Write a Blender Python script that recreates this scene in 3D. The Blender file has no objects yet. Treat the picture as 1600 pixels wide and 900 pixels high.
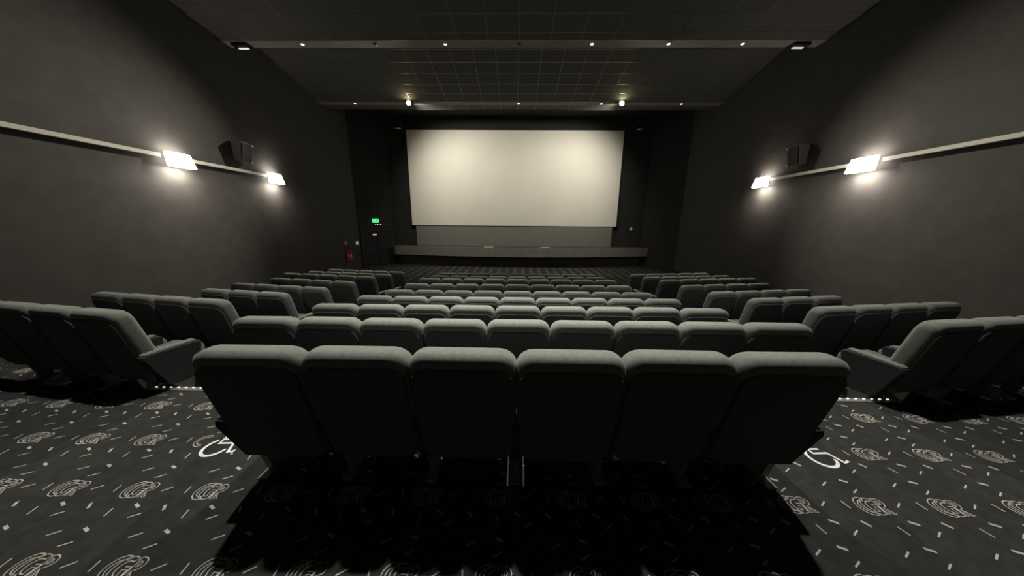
import bpy, math, random
from mathutils import Vector, Matrix

scene = bpy.context.scene
COL = scene.collection
random.seed(7)
R = math.radians

# ------------------------------------------------------------------ camera
CAM_H = 1.7
cam_d = bpy.data.cameras.new('camera'); cam = bpy.data.objects.new('camera', cam_d); COL.objects.link(cam)
cam_d.sensor_fit = 'HORIZONTAL'; cam_d.sensor_width = 36.0
cam_d.lens = 450.0 / 1600.0 * 36.0
cam_d.clip_start = 0.05; cam_d.clip_end = 100
def cam_matrix(pitch, yaw, roll):
    p, y, r = R(pitch), R(yaw), R(roll)
    fw = Vector((-math.sin(y) * math.cos(p), math.cos(y) * math.cos(p), -math.sin(p)))
    rt = Vector((math.cos(y), math.sin(y), 0)); up = rt.cross(fw)
    rt2 = rt * math.cos(r) + up * math.sin(r); up2 = up * math.cos(r) - rt * math.sin(r)
    m = Matrix((rt2, up2, -fw)).transposed().to_4x4()
    m.translation = (0, 0, CAM_H)
    return m
cam.matrix_world = cam_matrix(13.1, 0.9, 0.45)
scene.camera = cam

# ------------------------------------------------------------------ world / exposure
w = bpy.data.worlds.new('world'); scene.world = w; w.use_nodes = True
w.node_tree.nodes['Background'].inputs[0].default_value = (0.5, 0.55, 0.6, 1)
w.node_tree.nodes['Background'].inputs[1].default_value = 0.0
vs = scene.view_settings
vs.view_transform = 'Standard'; vs.look = 'None'; vs.gamma = 1.0; vs.use_curve_mapping = False
vs.exposure = 0.0
LAMP_FRONT = 12.0       # radiance of the wall lamps' opal fronts
LAMP_WASH = 150.0       # radiance of their open tops and bottoms that wash the wall
FLOOD_W = 3600.0      # the two floods on the ceiling edge, towards the seats
FLOOD_BACK_W = 1020.0   # their spill onto the screen
OVERHEAD_W = 2600.0    # recessed downlights above the seats

# ------------------------------------------------------------------ helpers
def mat(name, base, rough=0.8, metallic=0.0, emit=None, estr=0.0, noise=None, sheen=0.0, spec=0.3, bump=None):
    m = bpy.data.materials.new(name); m.use_nodes = True
    nt = m.node_tree; b = nt.nodes['Principled BSDF']
    b.inputs['Base Color'].default_value = (*base, 1)
    b.inputs['Roughness'].default_value = rough
    b.inputs['Metallic'].default_value = metallic
    b.inputs['Specular IOR Level'].default_value = spec
    if sheen:
        b.inputs['Sheen Weight'].default_value = sheen
        b.inputs['Sheen Roughness'].default_value = 0.5
    if emit:
        b.inputs['Emission Color'].default_value = (*emit, 1)
        b.inputs['Emission Strength'].default_value = estr
    if noise:
        scale, amt = noise
        tc = nt.nodes.new('ShaderNodeTexCoord')
        n = nt.nodes.new('ShaderNodeTexNoise'); n.inputs['Scale'].default_value = scale
        n.inputs['Detail'].default_value = 4
        cr = nt.nodes.new('ShaderNodeValToRGB')
        cr.color_ramp.elements[0].position = 0.3; cr.color_ramp.elements[1].position = 0.7
        cr.color_ramp.elements[0].color = (*[c * (1 - amt) for c in base], 1)
        cr.color_ramp.elements[1].color = (*[min(1, c * (1 + amt)) for c in base], 1)
        nt.links.new(tc.outputs['Object'], n.inputs['Vector'])
        nt.links.new(n.outputs['Fac'], cr.inputs['Fac'])
        nt.links.new(cr.outputs['Color'], b.inputs['Base Color'])
    if bump:
        tc2 = nt.nodes.new('ShaderNodeTexCoord')
        n2 = nt.nodes.new('ShaderNodeTexNoise'); n2.inputs['Scale'].default_value = bump[0]; n2.inputs['Detail'].default_value = 3
        bp = nt.nodes.new('ShaderNodeBump'); bp.inputs['Strength'].default_value = bump[1]; bp.inputs['Distance'].default_value = 0.004
        nt.links.new(tc2.outputs['Object'], n2.inputs['Vector'])
        nt.links.new(n2.outputs['Fac'], bp.inputs['Height'])
        nt.links.new(bp.outputs['Normal'], b.inputs['Normal'])
    return m

M = dict(
    wall=mat('black_wall_fabric', (0.070, 0.068, 0.067), 0.75, noise=(3.0, 0.12), bump=(90, 0.25), spec=0.25),
    frontwall=mat('black_front_wall', (0.036, 0.036, 0.035), 0.9, noise=(3.0, 0.12), spec=0.1),
    soffit=mat('grey_plaster_soffit', (0.24, 0.232, 0.215), 0.8, noise=(2.0, 0.06)),
    tile=mat('charcoal_ceiling_tile', (0.090, 0.090, 0.084), 0.85, noise=(25, 0.15)),
    tgrid=mat('grey_metal_ceiling_grid', (0.15, 0.15, 0.145), 0.4, metallic=0.4),
    blackceil=mat('black_stage_ceiling', (0.03, 0.03, 0.03), 0.9),
    carpet=mat('charcoal_carpet', (0.030, 0.031, 0.029), 0.95, noise=(14, 0.2), spec=0.1, bump=(260, 0.5)),
    print=mat('cream_carpet_pattern', (0.41, 0.40, 0.355), 0.95, noise=(60, 0.2), spec=0.1),
    picto=mat('white_floor_marking', (0.78, 0.78, 0.74), 0.7, noise=(40, 0.06)),
    fabric=mat('dark_green_grey_seat_fabric', (0.130, 0.137, 0.121), 0.9, noise=(40, 0.14), sheen=0.15, spec=0.15, bump=(420, 0.4)),
    fabric_shaded=mat('shade_darkened_seat_back_fabric', (0.056, 0.062, 0.065), 0.9, noise=(40, 0.14), sheen=0.1, spec=0.15, bump=(420, 0.4)),  # seat fabric again, darkened and tinted blue for the shade on the backs
    arm=mat('dark_seat_side_fabric', (0.030, 0.033, 0.036), 0.85, noise=(40, 0.12), spec=0.15),
    leg=mat('grey_painted_seat_leg', (0.22, 0.22, 0.215), 0.5, metallic=0.3),
    screen=mat('white_cinema_screen', (0.80, 0.775, 0.70), 0.6, noise=(0.6, 0.025), spec=0.2),
    mask=mat('grey_screen_skirt', (0.205, 0.202, 0.185), 0.85, noise=(4, 0.06)),
    lip=mat('grey_stage_fascia', (0.23, 0.222, 0.195), 0.8, noise=(5, 0.08)),
    lipdark=mat('dark_stage_base', (0.06, 0.06, 0.066), 0.9, noise=(5, 0.1)),
    stagetop=mat('dark_stage_floor', (0.07, 0.068, 0.06), 0.8, noise=(5, 0.15)),
    black=mat('black_plastic', (0.012, 0.012, 0.012), 0.5),
    doorm=mat('black_door_paint', (0.016, 0.018, 0.020), 0.6),
    frame=mat('dark_grey_door_frame', (0.045, 0.045, 0.045), 0.6),
    lampglass=mat('lit_white_diffuser', (0.9, 0.88, 0.84), 0.4, emit=(1.0, 0.90, 0.78), estr=LAMP_FRONT),
    lampwash=mat('lit_open_lamp_end', (0.9, 0.88, 0.84), 0.4, emit=(1.0, 0.87, 0.72), estr=LAMP_WASH),
    lampup=mat('lit_open_lamp_top', (0.9, 0.88, 0.84), 0.4, emit=(1.0, 0.87, 0.72), estr=LAMP_WASH * .65),
    alu=mat('brushed_aluminium', (0.62, 0.61, 0.58), 0.35, metallic=0.8),
    rail=mat('pale_grey_wall_rail', (0.70, 0.68, 0.63), 0.5),
    speaker=mat('grey_speaker_cabinet', (0.10, 0.10, 0.10), 0.6, noise=(20, 0.1)),
    grille=mat('black_speaker_grille', (0.02, 0.02, 0.022), 0.6, bump=(200, 0.6)),
    flood=mat('lit_flood_lens', (1, 0.95, 0.8), 0.3, emit=(1.0, 0.86, 0.52), estr=45.0),
    bulb=mat('lit_downlight_bulb', (1, 1, 1), 0.3, emit=(1.0, 0.97, 0.92), estr=3.0),
    bulbred=mat('lit_pink_downlight', (1, .8, .8), 0.3, emit=(1.0, 0.55, 0.5), estr=2.0),
    led=mat('lit_white_led', (1, 1, 1), 0.3, emit=(1.0, 0.96, 0.88), estr=1.3),
    emerg=mat('lit_emergency_tube', (1, 1, 1), 0.3, emit=(0.95, 1.0, 0.98), estr=0.7),
    green=mat('lit_green_exit_panel', (0.05, 0.8, 0.2), 0.4, emit=(0.05, 1.0, 0.25), estr=1.6),
    greenpale=mat('glowing_pale_green_plastic', (0.5, 0.85, 0.6), 0.5, emit=(0.5, 0.9, 0.6), estr=0.35),  # faint glow added to the plastic; the call point is no lamp
    white=mat('white_plastic', (0.75, 0.74, 0.70), 0.5),
    red=mat('red_enamel', (0.85, 0.05, 0.05), 0.35),
)

def mesh(name, verts, faces, m, parent=None, smooth=False, kind=None):
    me = bpy.data.meshes.new(name); me.from_pydata(verts, [], faces); me.update()
    if smooth:
        me.polygons.foreach_set('use_smooth', [True] * len(me.polygons))
    if m: me.materials.append(m)
    return link(name, me, parent, kind)
def link(name, me, parent=None, kind=None):
    o = bpy.data.objects.new(name, me); COL.objects.link(o)
    if parent: o.parent = parent
    if kind: o['kind'] = kind
    return o
def tag(o, label, cat, group=None):
    o['label'] = label; o['category'] = cat
    if group: o['group'] = group
    return o
def thing(name, label, cat, loc=(0, 0, 0), rz=0, group=None):
    o = bpy.data.objects.new(name, None); COL.objects.link(o)
    o.empty_display_size = 0.1
    o.location = loc; o.rotation_euler = (0, 0, rz)
    return tag(o, label, cat, group)

class MB:
    def __init__(s): s.v = []; s.f = []
    def add(s, vs, fs):
        o = len(s.v); s.v += [tuple(p) for p in vs]; s.f += [tuple(i + o for i in f) for f in fs]; return s
    def box(s, x0, x1, y0, y1, z0, z1):
        v = [(x0, y0, z0), (x1, y0, z0), (x1, y1, z0), (x0, y1, z0), (x0, y0, z1), (x1, y0, z1), (x1, y1, z1), (x0, y1, z1)]
        return s.add(v, [(0, 3, 2, 1), (4, 5, 6, 7), (0, 1, 5, 4), (1, 2, 6, 5), (2, 3, 7, 6), (3, 0, 4, 7)])
    def bbox(s, x0, x1, y0, y1, z0, z1, c=0.01):
        """box with chamfered vertical+horizontal edges (octagon rings)"""
        def ring(z, i):
            a, b, d, e = x0 + i, x1 - i, y0 + i, y1 - i
            return [(a + c, d, z), (b - c, d, z), (b, d + c, z), (b, e - c, z), (b - c, e, z), (a + c, e, z), (a, e - c, z), (a, d + c, z)]
        rs = [ring(z0, c), ring(z0 + c, 0), ring(z1 - c, 0), ring(z1, c)]
        v = sum(rs, []); f = [tuple(range(7, -1, -1)), tuple(range(24, 32))]
        for k in range(3):
            for j in range(8):
                a = k * 8 + j; b = k * 8 + (j + 1) % 8
                f.append((a, b, b + 8, a + 8))
        return s.add(v, f)
    def prism(s, pts, x0, x1):
        """polygon in YZ (ccw seen from +X) extruded along X"""
        n = len(pts)
        v = [(x0, y, z) for y, z in pts] + [(x1, y, z) for y, z in pts]
        f = [tuple(range(n - 1, -1, -1)), tuple(range(n, 2 * n))]
        f += [(i, (i + 1) % n, (i + 1) % n + n, i + n) for i in range(n)]
        return s.add(v, f)
    def lathe(s, prof, n=16, axis='z', c=(0, 0, 0)):
        v = []; f = []
        for r, z in prof:
            for k in range(n):
                a = 2 * math.pi * k / n
                p = (r * math.cos(a), r * math.sin(a), z)
                if axis == 'y': p = (p[0], p[2], -p[1])
                if axis == 'x': p = (p[2], p[0], p[1])
                v.append((p[0] + c[0], p[1] + c[1], p[2] + c[2]))
        for i in range(len(prof) - 1):
            for k in range(n):
                a = i * n + k; b = i * n + (k + 1) % n
                f.append((a, b, b + n, a + n))
        f.append(tuple(range(n - 1, -1, -1))); m_ = (len(prof) - 1) * n
        f.append(tuple(range(m_, m_ + n)))
        return s.add(v, f)
    def build(s, name, m, parent=None, smooth=False, kind=None):
        return mesh(name, s.v, s.f, m, parent, smooth, kind)

def dup(root, loc, rz=None):
    r = root.copy(); COL.objects.link(r); r.location = loc
    if rz is not None: r.rotation_euler = (0, 0, rz)
    for ch in root.children:
        c = ch.copy(); COL.objects.link(c); c.parent = r
        for g in ch.children:
            d = g.copy(); COL.objects.link(d); d.parent = c
    return r

ORD = ['zeroth', 'first', 'second', 'third', 'fourth', 'fifth', 'sixth', 'seventh', 'eighth', 'ninth', 'tenth']

# ------------------------------------------------------------------ room constants
def W(y): return 9.45 + 0.06 * (y - 17.3)
Y_BACK, Y_FRONT = -3.5, 19.1
Y_CH = 17.3                      # where the front corners are cut off
X_CH = 8.1
ROW_D = [0, 1.37, 2.29, 3.22, 4.15, 5.08, 6.00, 6.93, 7.86, 8.79]
ROW_Z = [0, 0, -.159, -.314, -.458, -.586, -.664, -.735, -.844, -.936]
FRONT_Z = -1.1
NR = 9
CB = 2.55     # half width of the centre block
AI = 3.75     # outer side of the aisle
TAN_S = math.tan(R(9))

def edge(n):
    """polyline of the step behind row n"""
    e = ROW_D[n] + 0.04
    half = [(CB, e), (CB, e + .27), (AI, e + .27), (AI, e + .10), (9.9, e + .10 + (9.9 - AI) * TAN_S)]
    return [(-x, y) for x, y in reversed(half)] + half
def edge_y(n, x):
    ax = abs(x); e = ROW_D[n] + 0.04
    if ax < CB: return e
    if ax < AI: return e + .27
    return e + .10 + (ax - AI) * TAN_S
Y_R1, Y_R2 = 10.6, 12.2          # the ramp after the last row
def floor_level(x, y):
    if y > Y_R2: return ('front', FRONT_Z)
    if y > edge_y(NR, x) + 1.0 and y > Y_R1: return ('ramp', None)
    k = 1
    for n in range(2, NR + 1):
        if y > edge_y(n, x): k = n
    return (k, ROW_Z[k])

# ------------------------------------------------------------------ floor
def strip(pa, pb, z, name, parent, zr=None, zb=None):
    v = []; f = []; n = len(pa); zb = z if zb is None else zb
    v += [(x, y, z) for x, y in pa] + [(x, y, zb) for x, y in pb]
    f += [(i, i + 1, n + i + 1, n + i) for i in range(n - 1)]
    if zr is not None:
        o = len(v); v += [(x, y, zr) for x, y in pa]
        f += [(i + 1, i, o + i, o + i + 1) for i in range(n - 1)]
    return mesh(name, v, f, M['carpet'], parent)
e2 = edge(2)
floor = strip([(x, Y_BACK - .2) for x, y in e2], e2, 0.0, 'floor', None)
floor['kind'] = 'structure'
last = [(x, Y_R1 if abs(x) <= AI + .01 else Y_R1 + .9) for x, y in e2]
for n in range(2, NR + 1):
    nxt = edge(n + 1) if n < NR else last
    strip(edge(n), nxt, ROW_Z[n], 'terrace', floor, ROW_Z[n - 1])
strip(last, [(x, Y_R2) for x, y in e2], ROW_Z[NR], 'ramp', floor, None, FRONT_Z)
strip([(x, Y_R2) for x, y in e2], [(x, Y_FRONT + .2) for x, y in e2], FRONT_Z, 'stage_front_floor', floor)

# carpet print: logo outlines and dashes lying in the pile
def ribbon(pts, wd, closed=False):
    """flat ribbon in XY around a polyline -> verts, quads"""
    n = len(pts); L = []; Rr = []
    for i in range(n):
        p = Vector(pts[i])
        a = Vector(pts[i - 1]) if (i > 0 or closed) else p
        b = Vector(pts[(i + 1) % n]) if (i < n - 1 or closed) else p
        t = (b - a)
        if t.length < 1e-9: t = Vector((1, 0))
        t.normalize(); nn = Vector((-t.y, t.x)) * (wd / 2)
        L.append(p + nn); Rr.append(p - nn)
    v = [(q.x, q.y) for q in L] + [(q.x, q.y) for q in Rr]
    f = [(i, n + i, n + (i + 1) % n, (i + 1) % n) for i in range(n if closed else n - 1)]
    return v, f
def arc(cx, cy, rx, ry, a0, a1, k):
    return [(cx + rx * math.cos(R(a0 + (a1 - a0) * i / k)), cy + ry * math.sin(R(a0 + (a1 - a0) * i / k))) for i in range(k + 1)]
def logo(k):
    """outline letters C G R squeezed into an oval"""
    s = []
    # C: outer and inner curve closed at both tips
    s.append((arc(-.040, 0, .068, .078, 62, 298, k) + arc(-.040, 0, .044, .052, 292, 68, k), True))
    # G
    s.append((arc(.004, 0, .064, .074, 58, 300, k) + [(.036, -.006), (.006, -.006), (.006, .010), (.020, .010)][:2]
              + arc(.006, 0, .036, .046, 280, 64, k), True))
    s.append(([(.006, .012), (.042, .012), (.042, -.050)], False))
    # R: stem, bowl, leg
    s.append(([(.048, -.066), (.048, .070)] + arc(.066, .030, .040, .040, 90, -90, max(4, k // 2)) + [(.108, -.066), (.086, -.066), (.064, -.018), (.064, -.066)], True))
    s.append((arc(.064, .030, .018, .018, 90, -90, max(3, k // 3)), True))
    return s
LOGO_N, LOGO_F = logo(12), logo(5)
DASH = [((-.019, .089), (.030, .115), 0), ((.143, -.005), (.190, .025), 0), ((.306, -.017), (.298, .032), 0),
        ((.092, -.092), (.134, -.112), 1), ((.278, -.094), (.304, -.126), 1), ((.465, -.171), (.453, -.122), 0),
        ((.150, -.175), (.197, -.148), 0), ((.450, -.236), (.492, -.253), 1), ((.296, -.281), (.345, -.254), 0)]
SEAT_SHADE = None
CX, CY = 0.4615, 0.421
pr = MB()
WC = [(-2.27, 1.855), (2.28, 1.872)]
def put(v2, f):
    lv = [floor_level(x, y) for x, y in v2]
    if any(l != lv[0] for l in lv) or lv[0][1] is None: return
    if any(abs(x) > W(y) - .05 for x, y in v2): return
    if any(y > stage_y(x) - .1 for x, y in v2): return
    z = lv[0][1] + 0.0025
    pr.add([(x, y, z) for x, y in v2], f)
def stage_y(x): return 17.55 + 1.0 * (x / 8.3) ** 2 + .40
for j in range(-8, 39):
    for i in range(-18, 23):
        ox = -1.936 + CX * i; oy = 1.465 + CY * j
        if oy < -1.8 or abs(ox) > 9.4: continue
        # under the seat blocks nothing of the pattern can be seen past the second terrace
        if oy > 3.6 and oy < 9.2 and (abs(ox) < CB - .3 or AI + .3 < abs(ox) < 6.0): continue
        far = oy > 3.0
        for pts, closed in (LOGO_F if far else LOGO_N):
            p = [(ox - .006 + x * .84, oy + y * .74) for x, y in pts]
            if any((x - a) ** 2 + (y - b) ** 2 < .135 ** 2 for x, y in p for a, b in WC): continue
            put(*ribbon(p, .0055 if not far else .010, closed))
        for a, b, fat in DASH:
            p = [(ox + a[0], oy + a[1]), (ox + b[0], oy + b[1])]
            if any((x - c) ** 2 + (y - d) ** 2 < .16 ** 2 for x, y in p for c, d in WC): continue
            put(*ribbon(p, .0145 if fat else .0075))
po = pr.build('carpet_print', M['print'], floor, kind='stuff')

# wheelchair bay symbols
def pictogram(x, y, label):
    mb = MB()
    def rib(pts, wd):
        v, f = ribbon(pts, wd); mb.add([(a, b, .004) for a, b in v], f)
    rib(arc(.0, -.030, .086, .086, 128, 350, 26), .021)
    rib([(-.034, .110), (-.018, .008), (.088, .014), (.128, -.076), (.168, -.058)], .021)
    rib([(-.022, .050), (.062, .054)], .017)
    v = [(-.036 + .028 * math.cos(a), .150 + .028 * math.sin(a), .004) for a in [2 * math.pi * k / 18 for k in range(18)]]
    mb.add(v, [tuple(range(18))])
    o = mb.build('wheelchair_marking', M['picto'])
    o.location = (x, y, 0.0); o.scale = (1.0, 1.0, 1)
    tag(o, label, 'floor marking', 'wheelchair bay markings')
pictogram(WC[0][0], WC[0][1], 'white wheelchair symbol on the carpet left of the nearest seat row')
pictogram(WC[1][0], WC[1][1], 'white wheelchair symbol on the carpet right of the nearest seat row')

# ------------------------------------------------------------------ walls
ZT = 8.6
def wall(name, pts, m, z0=-1.4, z1=ZT, t=.15):
    v = []; n = len(pts)
    for x, y in pts: v += [(x, y, z0), (x, y, z1)]
    # thickness outwards is given by a second skin
    f = [(2 * i, 2 * i + 1, 2 * i + 3, 2 * i + 2) for i in range(n - 1)]
    o = mesh(name, v, f, m); o['kind'] = 'structure'
    md = o.modifiers.new('thick', 'SOLIDIFY'); md.thickness = t; md.offset = 1
    return o
wall('wall_left', [(-W(Y_BACK), Y_BACK), (-W(Y_CH), Y_CH)], M['wall'])
wall('wall_right', [(W(Y_CH), Y_CH), (W(Y_BACK), Y_BACK)], M['wall'])
wall('wall_front', [(-X_CH, Y_FRONT), (X_CH, Y_FRONT)], M['frontwall'])
wall('wall_front_left', [(-W(Y_CH), Y_CH), (-X_CH, Y_FRONT)], M['frontwall'])
wall('wall_front_right', [(X_CH, Y_FRONT), (W(Y_CH), Y_CH)], M['frontwall'])
wall('wall_back', [(W(Y_BACK), Y_BACK), (-W(Y_BACK), Y_BACK)], M['wall'])

# ------------------------------------------------------------------ ceiling
ceil = bpy.data.objects.new('ceiling', None); COL.objects.link(ceil); ceil['kind'] = 'structure'
S0, S1, SZ = 10.0, 10.38, 6.93      # plaster soffit between the two tiled fields
F1, F2, FZ = 14.65, 15.05, 6.97      # second soffit
def slab(name, y0, z0, y1, z1, m, t=.06):
    v = [(-W(y0), y0, z0), (W(y0), y0, z0), (W(y1), y1, z1), (-W(y1), y1, z1)]
    v += [(x, y, z + t) for x, y, z in v]
    return mesh(name, v, [(0, 3, 2, 1), (4, 5, 6, 7), (0, 1, 5, 4), (1, 2, 6, 5), (2, 3, 7, 6), (3, 0, 4, 7)], m, ceil)
RZ = .110                            # fall of the rear ceiling per metre
slab('rear_panel', Y_BACK - .1, SZ + RZ * 4.26, S0 - 4.26, SZ + RZ * 4.26, M['tile'])
slab('soffit', S0, SZ, S1, SZ, M['soffit'])
FS = .175
FZ0 = FZ + FS * (F1 - S1)
slab('soffit', F1, FZ, F2, FZ, M['soffit'])
slab('stage_panel', F2 + .62, 7.75, Y_FRONT + .1, 7.75, M['blackceil'])
yy = F2 + .62
mb = MB(); mb.add([(-W(yy), yy, FZ), (W(yy), yy, FZ), (W(yy), yy, 7.8), (-W(yy), yy, 7.8)], [(0, 1, 2, 3)])
mb.build('stage_panel_riser', M['blackceil'], ceil)
mb = MB(); mb.add([(-W(S1), S1, SZ), (W(S1), S1, SZ), (W(S1), S1, FZ0 + .1), (-W(S1), S1, FZ0 + .1)], [(0, 1, 2, 3)])
mb.build('soffit_riser', M['tile'], ceil)
# roof slab above everything so no light leaks in
mesh('roof_slab', [(-11, Y_BACK - 1, ZT), (11, Y_BACK - 1, ZT), (11, Y_FRONT + 1, ZT), (-11, Y_FRONT + 1, ZT)], [(0, 3, 2, 1)], M['tile'], ceil)

tile_cache = {}
def tile_field(y_start, rows, dy, px, zf, gname, phase=0.0, bar0=0):
    """tiles laid from y_start forward; zf(y) gives the height"""
    grid = MB()
    s = (zf(y_start + dy) - zf(y_start)) / dy
    ncol = int(9.6 / px) + 1
    for r in range(rows):
        y0 = y_start + r * dy; yc = y0 + dy / 2; wv = W(yc) - .02
        for c in range(-ncol, ncol):
            x0 = max(c * px + phase, -wv); x1 = min((c + 1) * px + phase, wv)
            if x1 - x0 < .08: continue
            hw = (x1 - x0) / 2 - .006; hd = dy / 2 - .006
            key = (gname, round(hw, 2))
            if key not in tile_cache:
                t = MB(); i = .012
                v = []
                for (a, d, z) in ((hw, hd, .02), (hw, hd, 0.0), (hw - i, hd - i, -.008)):
                    for sx, sy in ((-1, -1), (1, -1), (1, 1), (-1, 1)):
                        v.append((sx * a, sy * d, z + s * sy * d))
                f = [(8, 11, 10, 9)] + [(k * 4 + (q + 1) % 4, k * 4 + q, (k + 1) * 4 + q, (k + 1) * 4 + (q + 1) % 4) for k in range(2) for q in range(4)] + [(0, 1, 2, 3)]
                t.add(v, f)
                o = t.build('ceiling_tile', M['tile'], ceil); tile_cache[key] = o.data
            else:
                o = link('ceiling_tile', tile_cache[key], ceil)
            o.location = ((x0 + x1) / 2, yc, zf(yc))
    # T-bars between the tiles
    y_end = y_start + rows * dy
    b = .011
    for c in range(-ncol, ncol + 1):
        x = c * px + phase
        if abs(x) > W(y_start) - .05: continue
        v = [(x - b, y_start, zf(y_start) - .010), (x + b, y_start, zf(y_start) - .010), (x + b, y_end, zf(y_end) - .010), (x - b, y_end, zf(y_end) - .010)]
        v += [(p[0], p[1], p[2] + .03) for p in v]
        grid.add(v, [(0, 3, 2, 1), (4, 5, 6, 7), (0, 1, 5, 4), (1, 2, 6, 5), (2, 3, 7, 6), (3, 0, 4, 7)])
    for r in range(bar0, rows + 1):
        y = y_start + r * dy; z = zf(y) - .009; wv = W(y) - .02
        grid.box(-wv, wv, y - b, y + b, z, z + .028)
    grid.build('ceiling_grid', M['tgrid'], ceil)
tile_field(S0 - .30 - 6 * .66, 6, .66, .92, lambda y: SZ + RZ * (S0 - y), 'rear')
tile_field(S0 - .30, 1, .30, .92, lambda y: SZ + RZ * (S0 - y), 'rearcut', 0.0, 1)
tile_field(S1, 7, (F1 - S1) / 7, .81, lambda y: FZ + FS * (F1 - y), 'front', -.02)
tile_field(F2, 1, .62, .81, lambda y: FZ + .03, 'stage', -.02)

# ------------------------------------------------------------------ seats
def roundrect(hw, z0, z1, rt, rb, k=5):
    pts = []
    for (cx, cz, a0, r) in ((hw - rt, z1 - rt, 0, rt), (-hw + rt, z1 - rt, 90, rt), (-hw + rb, z0 + rb, 180, rb), (hw - rb, z0 + rb, 270, rb)):
        for i in range(k + 1):
            a = R(a0 + 90 * i / k); pts.append((cx + r * math.cos(a), cz + r * math.sin(a)))
    return pts
def pad(hw, z0, z1, rt, rb, y0, y1, r0, r1, shear, taper=0.0, crown=0.0, k=5):
    """upholstered slab in XZ, thick along Y (y0 rear, y1 front), edges rounded r0 (rear) and r1 (front)"""
    rings = []
    for i in range(5):
        a = R(90 * i / 4); rings.append((y0 + r0 * (1 - math.sin(a)), r0 * (1 - math.cos(a))))
    rings = [(y0 + r0 * (1 - math.sin(R(90 - 22.5 * i))), r0 * (1 - math.cos(R(90 - 22.5 * i)))) for i in range(5)]
    rings += [(y1 - r1 * (1 - math.sin(R(22.5 * i))), r1 * (1 - math.cos(R(22.5 * i)))) for i in range(5)]
    v = []; f = []
    for y, ins in rings:
        for x, z in roundrect(hw - ins, z0 + ins, z1 - ins, max(rt - ins * .6, .01), max(rb - ins * .6, .01), k):
            t = (z1 - z) / (z1 - z0)
            xx = x * (1 - taper * t)
            zz = z + crown * (1 - (x / hw) ** 2) * (1 - t)
            v.append((xx, y + shear * t, zz))
    n = 4 * (k + 1)
    for i in range(len(rings) - 1):
        for j in range(n):
            a = i * n + j; b = i * n + (j + 1) % n
            f.append((a, b, b + n, a + n))
    f.append(tuple(range(n - 1, -1, -1))); o = (len(rings) - 1) * n; f.append(tuple(range(o, o + n)))
    # make the rear cap face -Y
    f = [tuple(reversed(q)) for q in f]
    return v, f
PITCH = 0.54
def seat_meshes():
    d = {}
    v, f = pad(.268, .268, 1.038, .085, .105, 0.0, .155, .052, .05, .185, .02, .008)
    d['backrest'] = mk('backrest', v, f, M['fabric'])
    v, f = pad(.251, .285, .962, .075, .095, -.008, .03, .012, .005, .160, .02, .004)
    v = [(x, y + .0155, z) for x, y, z in v]
    d['back_panel'] = mk('back_panel', v, f, M['fabric_shaded'])
    # seat cushion
    v, f = pad(.225, .0, .50, .07, .05, .0, .15, .03, .045, 0.0)
    v = [(x, .20 + z * .93, .305 + y + (z * .10)) for x, y, z in v]
    f = [tuple(reversed(q)) for q in f]
    d['seat_cushion'] = mk('seat_cushion', v, f, M['fabric'])
    # armrest with its upholstered side panel
    mb = MB()
    prof = [(.27, .205), (.44, .205), (.48, .24), (.565, .51), (.57, .55), (.55, .575), (.14, .585), (.11, .57), (.105, .54), (.23, .23)]
    n = len(prof); cy = sum(p[0] for p in prof) / n; cz = sum(p[1] for p in prof) / n
    rings = [(-.045, .94), (-.036, 1.0), (.036, 1.0), (.045, .94)]
    vv = []; ff = []
    for x, s in rings:
        for y, z in prof: vv.append((x, cy + (y - cy) * s, cz + (z - cz) * s))
    for i in range(3):
        for j in range(n):
            a = i * n + j; b = i * n + (j + 1) % n; ff.append((a, b, b + n, a + n))
    ff.append(tuple(range(n - 1, -1, -1))); ff.append(tuple(range(3 * n, 4 * n)))
    d['armrest'] = mk('armrest', vv, ff, M['arm'], False)
    mb = MB(); mb.bbox(-.035, .035, .12, .53, .565, .600, .012)
    d['arm_pad'] = mk('arm_pad', mb.v, mb.f, M['fabric'], False)
    mb = MB(); mb.prism([(.34, .012), (.43, .012), (.44, .24), (.28, .24)], -.022, .022)
    mb.bbox(-.035, .035, .26, .52, 0.0, .016, .004)
    d['leg'] = mk('leg', mb.v, mb.f, M['leg'], False)
    mb = MB(); mb.box(-.225, .225, .30, .36, .25, .31)
    d['seat_beam'] = mk('seat_beam', mb.v, mb.f, M['black'], False)
    return d
def mk(name, v, f, m, smooth=True):
    me = bpy.data.meshes.new(name); me.from_pydata([(a, b - .07, c) for a, b, c in v], [], f); me.update()
    if smooth: me.polygons.foreach_set('use_smooth', [True] * len(me.polygons))
    me.materials.append(m); return me
SM = seat_meshes()
def seat(x, y, z, rz, label, group, left=True, right=False, pitch=PITCH):
    s = thing('cinema_chair', label, 'chair', (x, y, z), rz, group)
    for nm in ('backrest', 'back_panel', 'seat_cushion', 'seat_beam'): link(nm, SM[nm], s)
    for side, on in ((-1, left), (1, right)):
        if not on: continue
        a = link('armrest', SM['armrest'], s); a.location = (side * pitch / 2, 0, 0)
        q = link('arm_pad', SM['arm_pad'], a)
        l = link('leg', SM['leg'], s); l.location = (side * pitch / 2, 0, 0)
    return s
def rowname(k): return 'nearest row' if k == 1 else ORD[k] + ' row'
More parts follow.
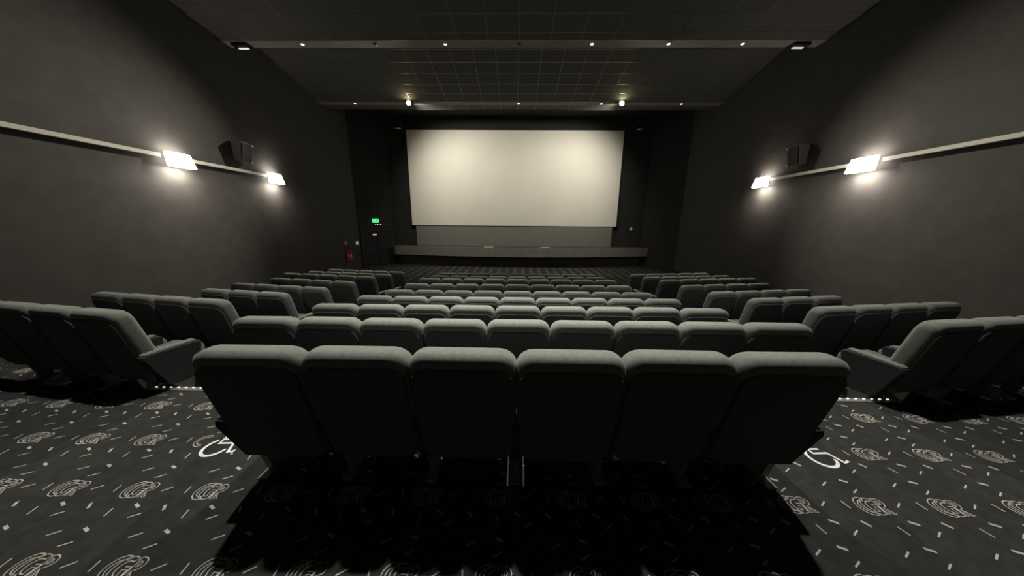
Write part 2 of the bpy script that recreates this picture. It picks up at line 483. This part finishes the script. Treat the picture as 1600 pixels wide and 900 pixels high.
for n in range(1, NR + 1):
    cnt = 6 if n == 1 else 9
    p = .562 if n == 1 else PITCH
    for i in range(cnt):
        x = (i - (cnt - 1) / 2) * p + (.005 if n == 1 else .02)
        lab = f'dark grey cinema chair {ORD[i + 1]} from left in {rowname(n)} of centre block'
        dz = random.uniform(-.006, .006)
        s = seat(x, ROW_D[n] + random.uniform(-.008, .008), ROW_Z[n], random.uniform(-.012, .012), lab, 'chairs of the centre block', True, i == cnt - 1, p)
        if n == 1:
            for ch in s.children:
                if ch.name.startswith('backrest') or ch.name.startswith('back_panel'): ch.scale.x = 1.058
SIDE_N = {2: 4, 3: 4, 4: 3, 5: 4, 6: 4, 7: 5, 8: 5, 9: 5}
for sd, nm in ((-1, 'left'), (1, 'right')):
    for n in range(2, NR + 1):
        for i in range(SIDE_N[n]):
            a = R(9)
            x = sd * (3.83 + PITCH * math.cos(a) * i); y = ROW_D[n] + .15 + PITCH * math.sin(a) * i
            lab = f'dark grey cinema chair {ORD[i + 1]} from the aisle in {rowname(n - 1)} of {nm} block'
            # local left armrest is at -X; the outer/aisle ends get the extra one
            seat(x, y, ROW_Z[n], sd * a, lab, f'chairs of the {nm} block', True, (i == 0) if sd < 0 else (i == SIDE_N[n] - 1))

# ------------------------------------------------------------------ step lights
first = None
for n in range(2, NR + 1):
    for sd, nm in ((-1, 'left'), (1, 'right')):
        e = ROW_D[n] + .04 + .27; z = ROW_Z[n - 1]
        lab = f'aluminium step edge with white lights on {nm} aisle, {ORD[n - 1]} step from the viewer'
        t = thing('step_light', lab, 'step light', (sd * (CB + AI) / 2, e, z), 0, 'lit step edges of the aisles')
        if first is None:
            mb = MB(); mb.box(-.585, .585, -.05, .004, .001, .007); mb.box(-.585, .585, .002, .008, -.05, .007)
            nos = mb.build('nosing', M['alu'], t).data
            mb = MB(); mb.bbox(-.011, .011, -.010, .0, .007, .012, .002)
            led = None
            first = True
        else:
            link('nosing', nos, t)
        for k in range(15):
            if led is None:
                o = mb.build('light_dot', M['led'], t); led = o.data
            else:
                o = link('light_dot', led, t)
            o.location = (-.545 + .0775 * k, 0, 0)

# ------------------------------------------------------------------ stage and screen
LZ0, LZ1 = -.44, .11
def lip_y(x): return 17.45 + 1.15 * (x / 8.3) ** 2
XA, XB = -7.85, 8.38
stage = thing('stage', 'low grey curved stage platform under the white screen', 'stage', (0, 0, 0))
NP = 10
for k in range(NP):
    xa = XA + (XB - XA) * k / NP + .006; xb = XA + (XB - XA) * (k + 1) / NP - .006
    v = []; f = []; sg = 4
    for i in range(sg + 1):
        x = xa + (xb - xa) * i / sg; y = lip_y(x)
        v += [(x, y, LZ0), (x, y, LZ1), (x, y + .08, LZ1), (x, y + .08, LZ0)]
    for i in range(sg):
        a = 4 * i
        for j in range(4): f.append((a + j, a + 4 + j, a + 4 + (j + 1) % 4, a + (j + 1) % 4))
    f += [(0, 1, 2, 3), (4 * sg + 3, 4 * sg + 2, 4 * sg + 1, 4 * sg)]
    mesh('fascia_panel', v, f, M['lip'], stage)
v = []; f = []
K = 24
for i in range(K + 1):
    x = XA + (XB - XA) * i / K
    yb = min(Y_FRONT - .14, Y_CH + (W(Y_CH) - abs(x)) * (Y_FRONT - Y_CH) / (W(Y_CH) - X_CH) - .05)
    v += [(x, lip_y(x) + .08, LZ1 - .005), (x, yb, LZ1 - .005), (x, lip_y(x) + .01, LZ0 + .01), (x, yb, LZ0 + .01)]
for i in range(K):
    a = 4 * i; f += [(a, a + 4, a + 5, a + 1), (a + 2, a + 3, a + 7, a + 6)]
f += [(0, 1, 3, 2), (4 * K, 4 * K + 2, 4 * K + 3, 4 * K + 1)]
mesh('deck', v, f, M['stagetop'], stage)
v = []; f = []
for i in range(K + 1):
    x = -7.5 + 15.5 * i / K
    v += [(x, stage_y(x), FRONT_Z), (x, stage_y(x), LZ0 + .02)]
for i in range(K): f.append((2 * i, 2 * i + 2, 2 * i + 3, 2 * i + 1))
v += [(-7.5, Y_FRONT - .14, FRONT_Z), (-7.5, Y_FRONT - .14, LZ0 + .02), (8.0, Y_FRONT - .14, FRONT_Z), (8.0, Y_FRONT - .14, LZ0 + .02)]
o_ = 2 * (K + 1)
f += [(o_, 0, 1, o_ + 1), (2 * K, o_ + 2, o_ + 3, 2 * K + 1)]
mesh('base', v, f, M['lipdark'], stage)

SCX = -.22; SW = 6.55; SB, ST = 1.40, 7.0
YS = 18.95
scr = thing('cinema_screen', 'large white blank cinema screen on the black front wall', 'screen', (SCX, YS, SB))
MB().box(-SW, SW, 0, .05, 0, ST - SB).build('screen_sheet', M['screen'], scr)
mb = MB(); c_ = .09
mb.box(-SW - c_, SW + c_, .03, .12, ST - SB, ST - SB + .06); mb.box(-SW - c_, SW + c_, -.02, .12, -.05, 0)
mb.box(-SW - c_, -SW, .0, .12, 0, ST - SB); mb.box(SW, SW + c_, .0, .12, 0, ST - SB)
mb.build('masking_frame', M['black'], scr)
sk = MB().box(-6.3, 6.3, 0, .08, 0, SB - .055 - LZ1).build('screen_skirt', M['mask'])
sk.location = (SCX, YS - .02, LZ1)
tag(sk, 'wide grey panel between the white screen and the stage', 'panel')

for x, y, lab in ((-1.75, 17.9, 'small pale box on the stage floor, left of the centre'), (1.75, 17.9, 'small pale box on the stage floor, right of the centre')):
    mb = MB(); mb.bbox(-.28, .28, -.1, .1, 0, .035, .008)
    t = thing('stage_box', lab, 'box', (x, y, LZ1), 0, 'pale boxes on the stage')
    mb.build('body', M['white'], t)
    MB().box(-.2, .2, -.06, .06, .035, .04).build('lid', M['alu'], t)

# ------------------------------------------------------------------ exit door in the cut-off corner
cv = Vector((-X_CH + W(Y_CH), Y_FRONT - Y_CH)); cl = cv.length; ang = math.atan2(cv.y, cv.x)
def corner(t_, off, z):      # point along the left cut-off wall, off = distance into the room
    ux, uy = math.cos(ang), math.sin(ang)
    return (-W(Y_CH) + ux * t_ * cl + uy * off, Y_CH + uy * t_ * cl - ux * off, z)
dr = bpy.data.objects.new('door_1', None); COL.objects.link(dr); dr['kind'] = 'structure'
dr['label'] = 'black double exit door in the left front corner'
dr.location = corner(.5, 0, FRONT_Z); dr.rotation_euler = (0, 0, ang)
dw = cl / 2 - .12; dh = 2.55
for s in (-1, 1):
    lf = MB().bbox(min(s * .01, s * (dw - .08)), max(s * .01, s * (dw - .08)), -.05, -.005, .01, dh - .06, .006).build('door_leaf', M['doorm'], dr)
    MB().box(min(s * .12, s * (dw - .2)), max(s * .12, s * (dw - .2)), -.09, -.055, 1.0, 1.06).build('push_bar', M['frame'], lf)
mb = MB(); mb.box(-dw, -dw + .07, -.07, 0, 0, dh); mb.box(dw - .07, dw, -.07, 0, 0, dh); mb.box(-dw, dw, -.07, 0, dh - .055, dh)
mb.build('door_frame', M['frame'], dr)
# a small unlit sign on the leaf, its brightness put in as plate glow
t = thing('door_sign', 'small white and orange sign on the black exit door', 'sign', corner(.42, .06, FRONT_Z + 1.85), ang)
MB().box(-.12, .12, -.012, 0, 0, .10).build('plate', mat('glowing_white_orange_sign', (.85, .62, .4), .5, emit=(1, .75, .5), estr=.5), t)
MB().box(-.12, .12, -.014, -.012, 0, .03).build('stripe', mat('orange_stripe', (.75, .25, .05), .5), t)
# exit sign
t = thing('exit_sign', 'glowing green exit sign above the black double door', 'sign', corner(.48, 0, FRONT_Z + dh + .06), ang)
MB().box(-.2, .2, -.1, 0, 0, .05).build('housing', M['white'], t)
pn = MB().bbox(-.19, .19, -.08, -.02, .05, .25, .01).build('panel', M['green'], t)
mb = MB()
# running figure and doorway in white on the green face
mb.box(.05, .13, -.083, -.080, .08, .22); mb.box(-.10, -.06, -.083, -.080, .13, .19); mb.box(-.09, -.065, -.083, -.080, .195, .22)
mb.box(-.12, -.09, -.083, -.080, .08, .135); mb.box(-.06, -.02, -.083, -.080, .10, .13)
mb.build('pictogram', M['white'], pn)
t = thing('door_indicator', 'tiny row of pale lights under the green exit sign', 'indicator', corner(.52, .07, FRONT_Z + dh - .05), ang)
MB().box(-.22, .22, -.03, 0, 0, .04).build('strip', M['frame'], t)
for x, mm in ((-.12, 'bulbred'), (.0, 'bulbred'), (.19, 'led')):
    MB().box(x - .03, x + .03, -.034, -.03, .008, .034).build('light', M[mm], t)

# ------------------------------------------------------------------ fire extinguisher and call points on the left wall
def on_left(y, z): return (-W(y), y, z)
t = thing('fire_extinguisher', 'red fire extinguisher hanging on the left wall near the exit door', 'extinguisher', (-W(15.65) + .19, 15.65, -.45))
mb = MB(); mb.lathe([(.085, 0), (.1, .02), (.1, .42), (.085, .48), (.04, .53), (.03, .56)], 16); mb.build('cylinder', M['red'], t, True)
MB().lathe([(.1015, .16), (.1015, .30)], 16).build('label_band', M['white'], t, True)
mb = MB(); mb.box(-.02, .02, -.03, .03, .56, .62); mb.box(-.015, .015, -.12, .03, .61, .64); mb.build('valve', M['black'], t)
mb = MB(); mb.lathe([(.014, .12), (.014, .58)], 8, c=(.09, -.08, 0)); mb.build('hose', M['black'], t)
MB().box(-.16, -.1, -.05, .05, .2, .34).build('bracket', M['red'], t)
t = thing('fire_sign', 'small red sign on the wall above the extinguisher', 'sign', on_left(15.7, .36))
MB().box(0, .015, -.1, .1, 0, .2).build('plate', M['red'], t); MB().box(.015, .018, -.05, .05, .06, .16).build('symbol', M['white'], t)
t = thing('call_point', 'small pale green call point on the wall beside the exit door', 'call point', on_left(16.95, .28))
MB().bbox(0, .06, -.09, .09, 0, .18, .01).build('box', M['greenpale'], t); MB().box(.06, .064, -.05, .05, .05, .13).build('pane', M['white'], t)
t = thing('wall_switch', 'small white round device on the black wall right of the screen', 'switch', (7.35, Y_FRONT, 1.25))
MB().lathe([(.09, 0), (.09, -.03), (.06, -.05)], 14, 'y').build('body', M['white'], t)

# ------------------------------------------------------------------ wall rails, lamps, speakers
RAIL_Z = 3.21
LAMP_Z = 3.16
wa = math.atan(.06)
for sd, nm in ((-1, 'left'), (1, 'right')):
    LAMPS_Y = [7.79, 11.05] if sd < 0 else [7.93, 11.27]
    # local frame: +Y along the wall towards the screen, x measured into the room
    def place(y, z): return (sd * W(y), y, z)
    rz = -sd * wa
    def lx(v): return -sd * v
    t = thing('wall_rail', f'long pale horizontal rail along the {nm} wall joining the lamps', 'rail', place(0, RAIL_Z), rz, 'rails of the side walls')
    y_end = LAMPS_Y[1] / math.cos(wa) - .3
    for a, b in ((-3.3, LAMPS_Y[0] - .33), (LAMPS_Y[0] + .33, y_end)):
        MB().bbox(min(lx(.05), lx(.12)), max(lx(.05), lx(.12)), a, b, -.045, .045, .006).build('bar', M['rail'], t)
    mb = MB()
    y = -3
    while y < y_end:
        if abs(y - LAMPS_Y[0]) > .55: mb.box(min(0, lx(.05)), max(0, lx(.05)), y - .03, y + .03, -.03, .03)
        y += 1.4
    mb.build('bracket', M['black'], t)
    for k, y in enumerate(LAMPS_Y):
        which = 'nearer' if k == 0 else 'farther'
        t = thing('wall_lamp', f'bright white box lamp on the {nm} wall, {which} of the two', 'lamp', place(y, LAMP_Z), rz, 'white wall lamps')
        prof = [(.12, .16), (.21, .16), (.31, -.18), (.14, -.18)]
        v = []; hl = .29
        for yy, ins in ((-hl, .012), (-hl + .012, 0), (hl - .012, 0), (hl, .012)):
            for a, z in prof:
                v.append((lx(a + (ins if a < .17 else -ins)), yy, z + (-ins if z > 0 else ins)))
        f = [(3, 2, 1, 0), (12, 13, 14, 15)]
        for i in range(3):
            for j in range(4):
                f.append((i * 4 + j, i * 4 + (j + 1) % 4, i * 4 + 4 + (j + 1) % 4, i * 4 + 4 + j))
        if sd > 0: f = [tuple(reversed(q)) for q in f]
        df = mesh('diffuser', v, f, M['lampglass'], t)
        for z, a0, a1, dz in ((.16, .135, .20, .004), (-.18, .155, .295, -.004)):
            MB().box(min(lx(a0), lx(a1)), max(lx(a0), lx(a1)), -hl + .03, hl - .03, min(z, z + dz), max(z, z + dz)).build('open_end', M['lampup' if z > 0 else 'lampwash'], df)
        MB().box(min(lx(.0), lx(.065)), max(lx(.0), lx(.118)), -.12, .12, -.1, .1).build('wall_plate', M['black'], t)
    # speaker
    y = 9.8 if sd < 0 else 9.95
    t = thing('wall_speaker', f'grey wedge loudspeaker mounted high on the {nm} wall', 'loudspeaker', place(y, 3.5), rz, 'surround loudspeakers')
    prof = [(.05, .0), (.25, -.04), (.36, .56), (.05, .58)]
    hl = .21
    v = [(lx(a), -hl, z) for a, z in prof] + [(lx(a), hl, z) for a, z in prof]
    f = [(3, 2, 1, 0), (4, 5, 6, 7)] + [(i, (i + 1) % 4, (i + 1) % 4 + 4, i + 4) for i in range(4)]
    if sd > 0: f = [tuple(reversed(q)) for q in f]
    mesh('cabinet', v, f, M['speaker'], t)
    g = [(.257, .0), (.345, .52)]
    v = [(lx(g[0][0] + .006), -hl + .03, g[0][1]), (lx(g[0][0] + .006), hl - .03, g[0][1]), (lx(g[1][0] + .02), hl - .03, g[1][1]), (lx(g[1][0] + .02), -hl + .03, g[1][1])]
    v += [(x + lx(.012), yy, z) for x, yy, z in v]
    f = [(0, 1, 2, 3), (7, 6, 5, 4)] + [((i + 1) % 4, i, i + 4, (i + 1) % 4 + 4) for i in range(4)]
    mesh('grille', v, f, M['grille'], t)
    MB().box(min(0, lx(.06)), max(0, lx(.05)), -.08, .08, .2, .42).build('bracket', M['black'], t)
    for (yy, zz) in ((hl - .02, .0), (hl - .02, .5)):
        xx = .27 if zz < .2 else .37
        MB().box(min(lx(xx - .02), lx(xx + .02)), max(lx(xx - .02), lx(xx + .02)), yy - .02, yy + .02, zz - .02, zz + .02).build('corner_screw', M['alu'], t)

# ------------------------------------------------------------------ ceiling lights
def spot(name, loc, target, power, size, blend, color, radius, parent):
    l = bpy.data.lights.new(name, 'SPOT'); l.energy = power; l.spot_size = R(size); l.spot_blend = blend
    l.color = color; l.shadow_soft_size = radius
    o = bpy.data.objects.new(name, l); COL.objects.link(o)
    o.parent = parent; o.location = loc
    o.rotation_euler = (Vector(target)).to_track_quat('-Z', 'Y').to_euler()
    return o
for x, nm in ((-4.95, 'left'), (4.60, 'right')):
    t = thing('ceiling_floodlight', f'glaring warm floodlight under the ceiling edge, {nm} of the screen top', 'floodlight', (x, 14.5, 6.84), 0, 'floodlights at the ceiling edge')
    mb = MB(); mb.bbox(-.13, .13, -.06, .10, -.09, .09, .015); mb.build('housing', M['black'], t)
    MB().lathe([(.10, -.062), (.10, -.075), (.07, -.09)], 16, 'y').build('lens', M['flood'], t)
    mb = MB(); mb.box(-.15, -.135, -.02, .02, -.05, .30); mb.box(.135, .15, -.02, .02, -.05, .30); mb.box(-.15, .15, -.02, .02, .285, .30)
    mb.build('bracket', M['black'], t)
    spot('flood_beam', (0, -.13, 0), (0, -1, -.62), FLOOD_W, 80, .7, (1.0, .91, .74), .07, t)
    spot('flood_spill', (0, .16, -.02), (-x * .6, 4.4, -4.6), FLOOD_BACK_W, 128, 1.0, (1.0, .93, .79), .07, t)

def downlight(x, y, z, label, lit):
    t = thing('downlight', label, 'downlight', (x, y, z), 0, 'ceiling downlights')
    MB().lathe([(.065, 0), (.07, -.008), (.05, -.012), (.045, -.004)], 16).build('ring', M['black'] if lit is None else M['alu'], t)
    MB().lathe([(.042, -.003), (.042, -.016), (.02, -.024)], 14).build('bulb', M[lit] if lit else M['black'], t)
for i, (x, lit) in enumerate(((-6.65, 'bulb'), (-4.4, None), (-2.25, 'bulbred'), (0.0, None), (2.2, 'bulb'), (4.5, 'bulb'), (6.7, 'bulb'))):
    st = 'unlit dark' if lit is None else ('small pinkish' if lit == 'bulbred' else 'small white')
    downlight(x, (S0 + S1) / 2, SZ, f'{st} downlight in grey soffit near the viewer, {ORD[i + 1]} from left', lit)
for i, x in enumerate((-7.6, 0.0, 3.8, 7.45)):
    downlight(x, (F1 + F2) / 2, FZ, f'tiny white downlight in far soffit above the screen, {ORD[i + 1]} from left', 'bulb')

# recessed downlights over the seats (they throw the short shadow behind the nearest row)
for y, xs in ((3.0, (-2.6, 0.0, 2.6)), (6.0, (-2.6, 0.0, 2.6))):
    z = SZ + RZ * 4.26
    for i, x in enumerate(xs):
        nm = ('left', 'middle', 'right')[i]; wh = 'above the nearest rows' if y < 4 else 'above the middle rows'
        t = thing('ceiling_downlight', f'round recessed ceiling downlight {wh}, {nm} one of three', 'downlight', (x, y, z), 0, 'recessed downlights over the seats')
        MB().lathe([(.14, 0), (.15, -.01), (.11, -.014), (.10, -.004)], 20).build('ring', M['alu'], t)
        MB().lathe([(.095, -.003), (.09, -.012)], 18).build('lens', M['bulb'], t)
        spot('downlight_beam', (0, 0, -.03), (0, 0.0, -1), OVERHEAD_W * (1.0 if y < 4 else .42) * (1.25 if i == 1 else .66), 66 if i != 1 else 46, .8 if i != 1 else 1.0, (1.0, .965, .90), .09, t)

for x, nm in ((-8.55, 'left'), (8.4, 'right')):
    t = thing('emergency_light', f'black emergency light with white tube at the {nm} end of soffit', 'emergency light', (x, (S0 + S1) / 2 + .02, SZ), 0, 'emergency lights on the soffit')
    MB().bbox(-.25, .25, -.14, .14, -.075, 0, .012).build('housing', M['black'], t)
    MB().bbox(-.16, .16, .01, .08, -.087, -.075, .005).build('tube', M['emerg'], t)

for x, nm in ((-7.0, 'left'), (7.0, 'right')):
    t = thing('stage_light', f'small dark stage light beside the top {nm} corner of screen', 'stage light', (x, 18.4, 6.95), 0, 'stage lights beside the screen')
    MB().bbox(-.35, .22, -.15, .15, -.02, .55 if x < 0 else .2, .02).build('housing', M['black'], t)
    MB().box(-.12, .12, -.10, .04, -.06, -.02).build('lens', M['white'], t)
    MB().box(-.03, .03, .15, .69, .06, .12).build('arm', M['black'], t)
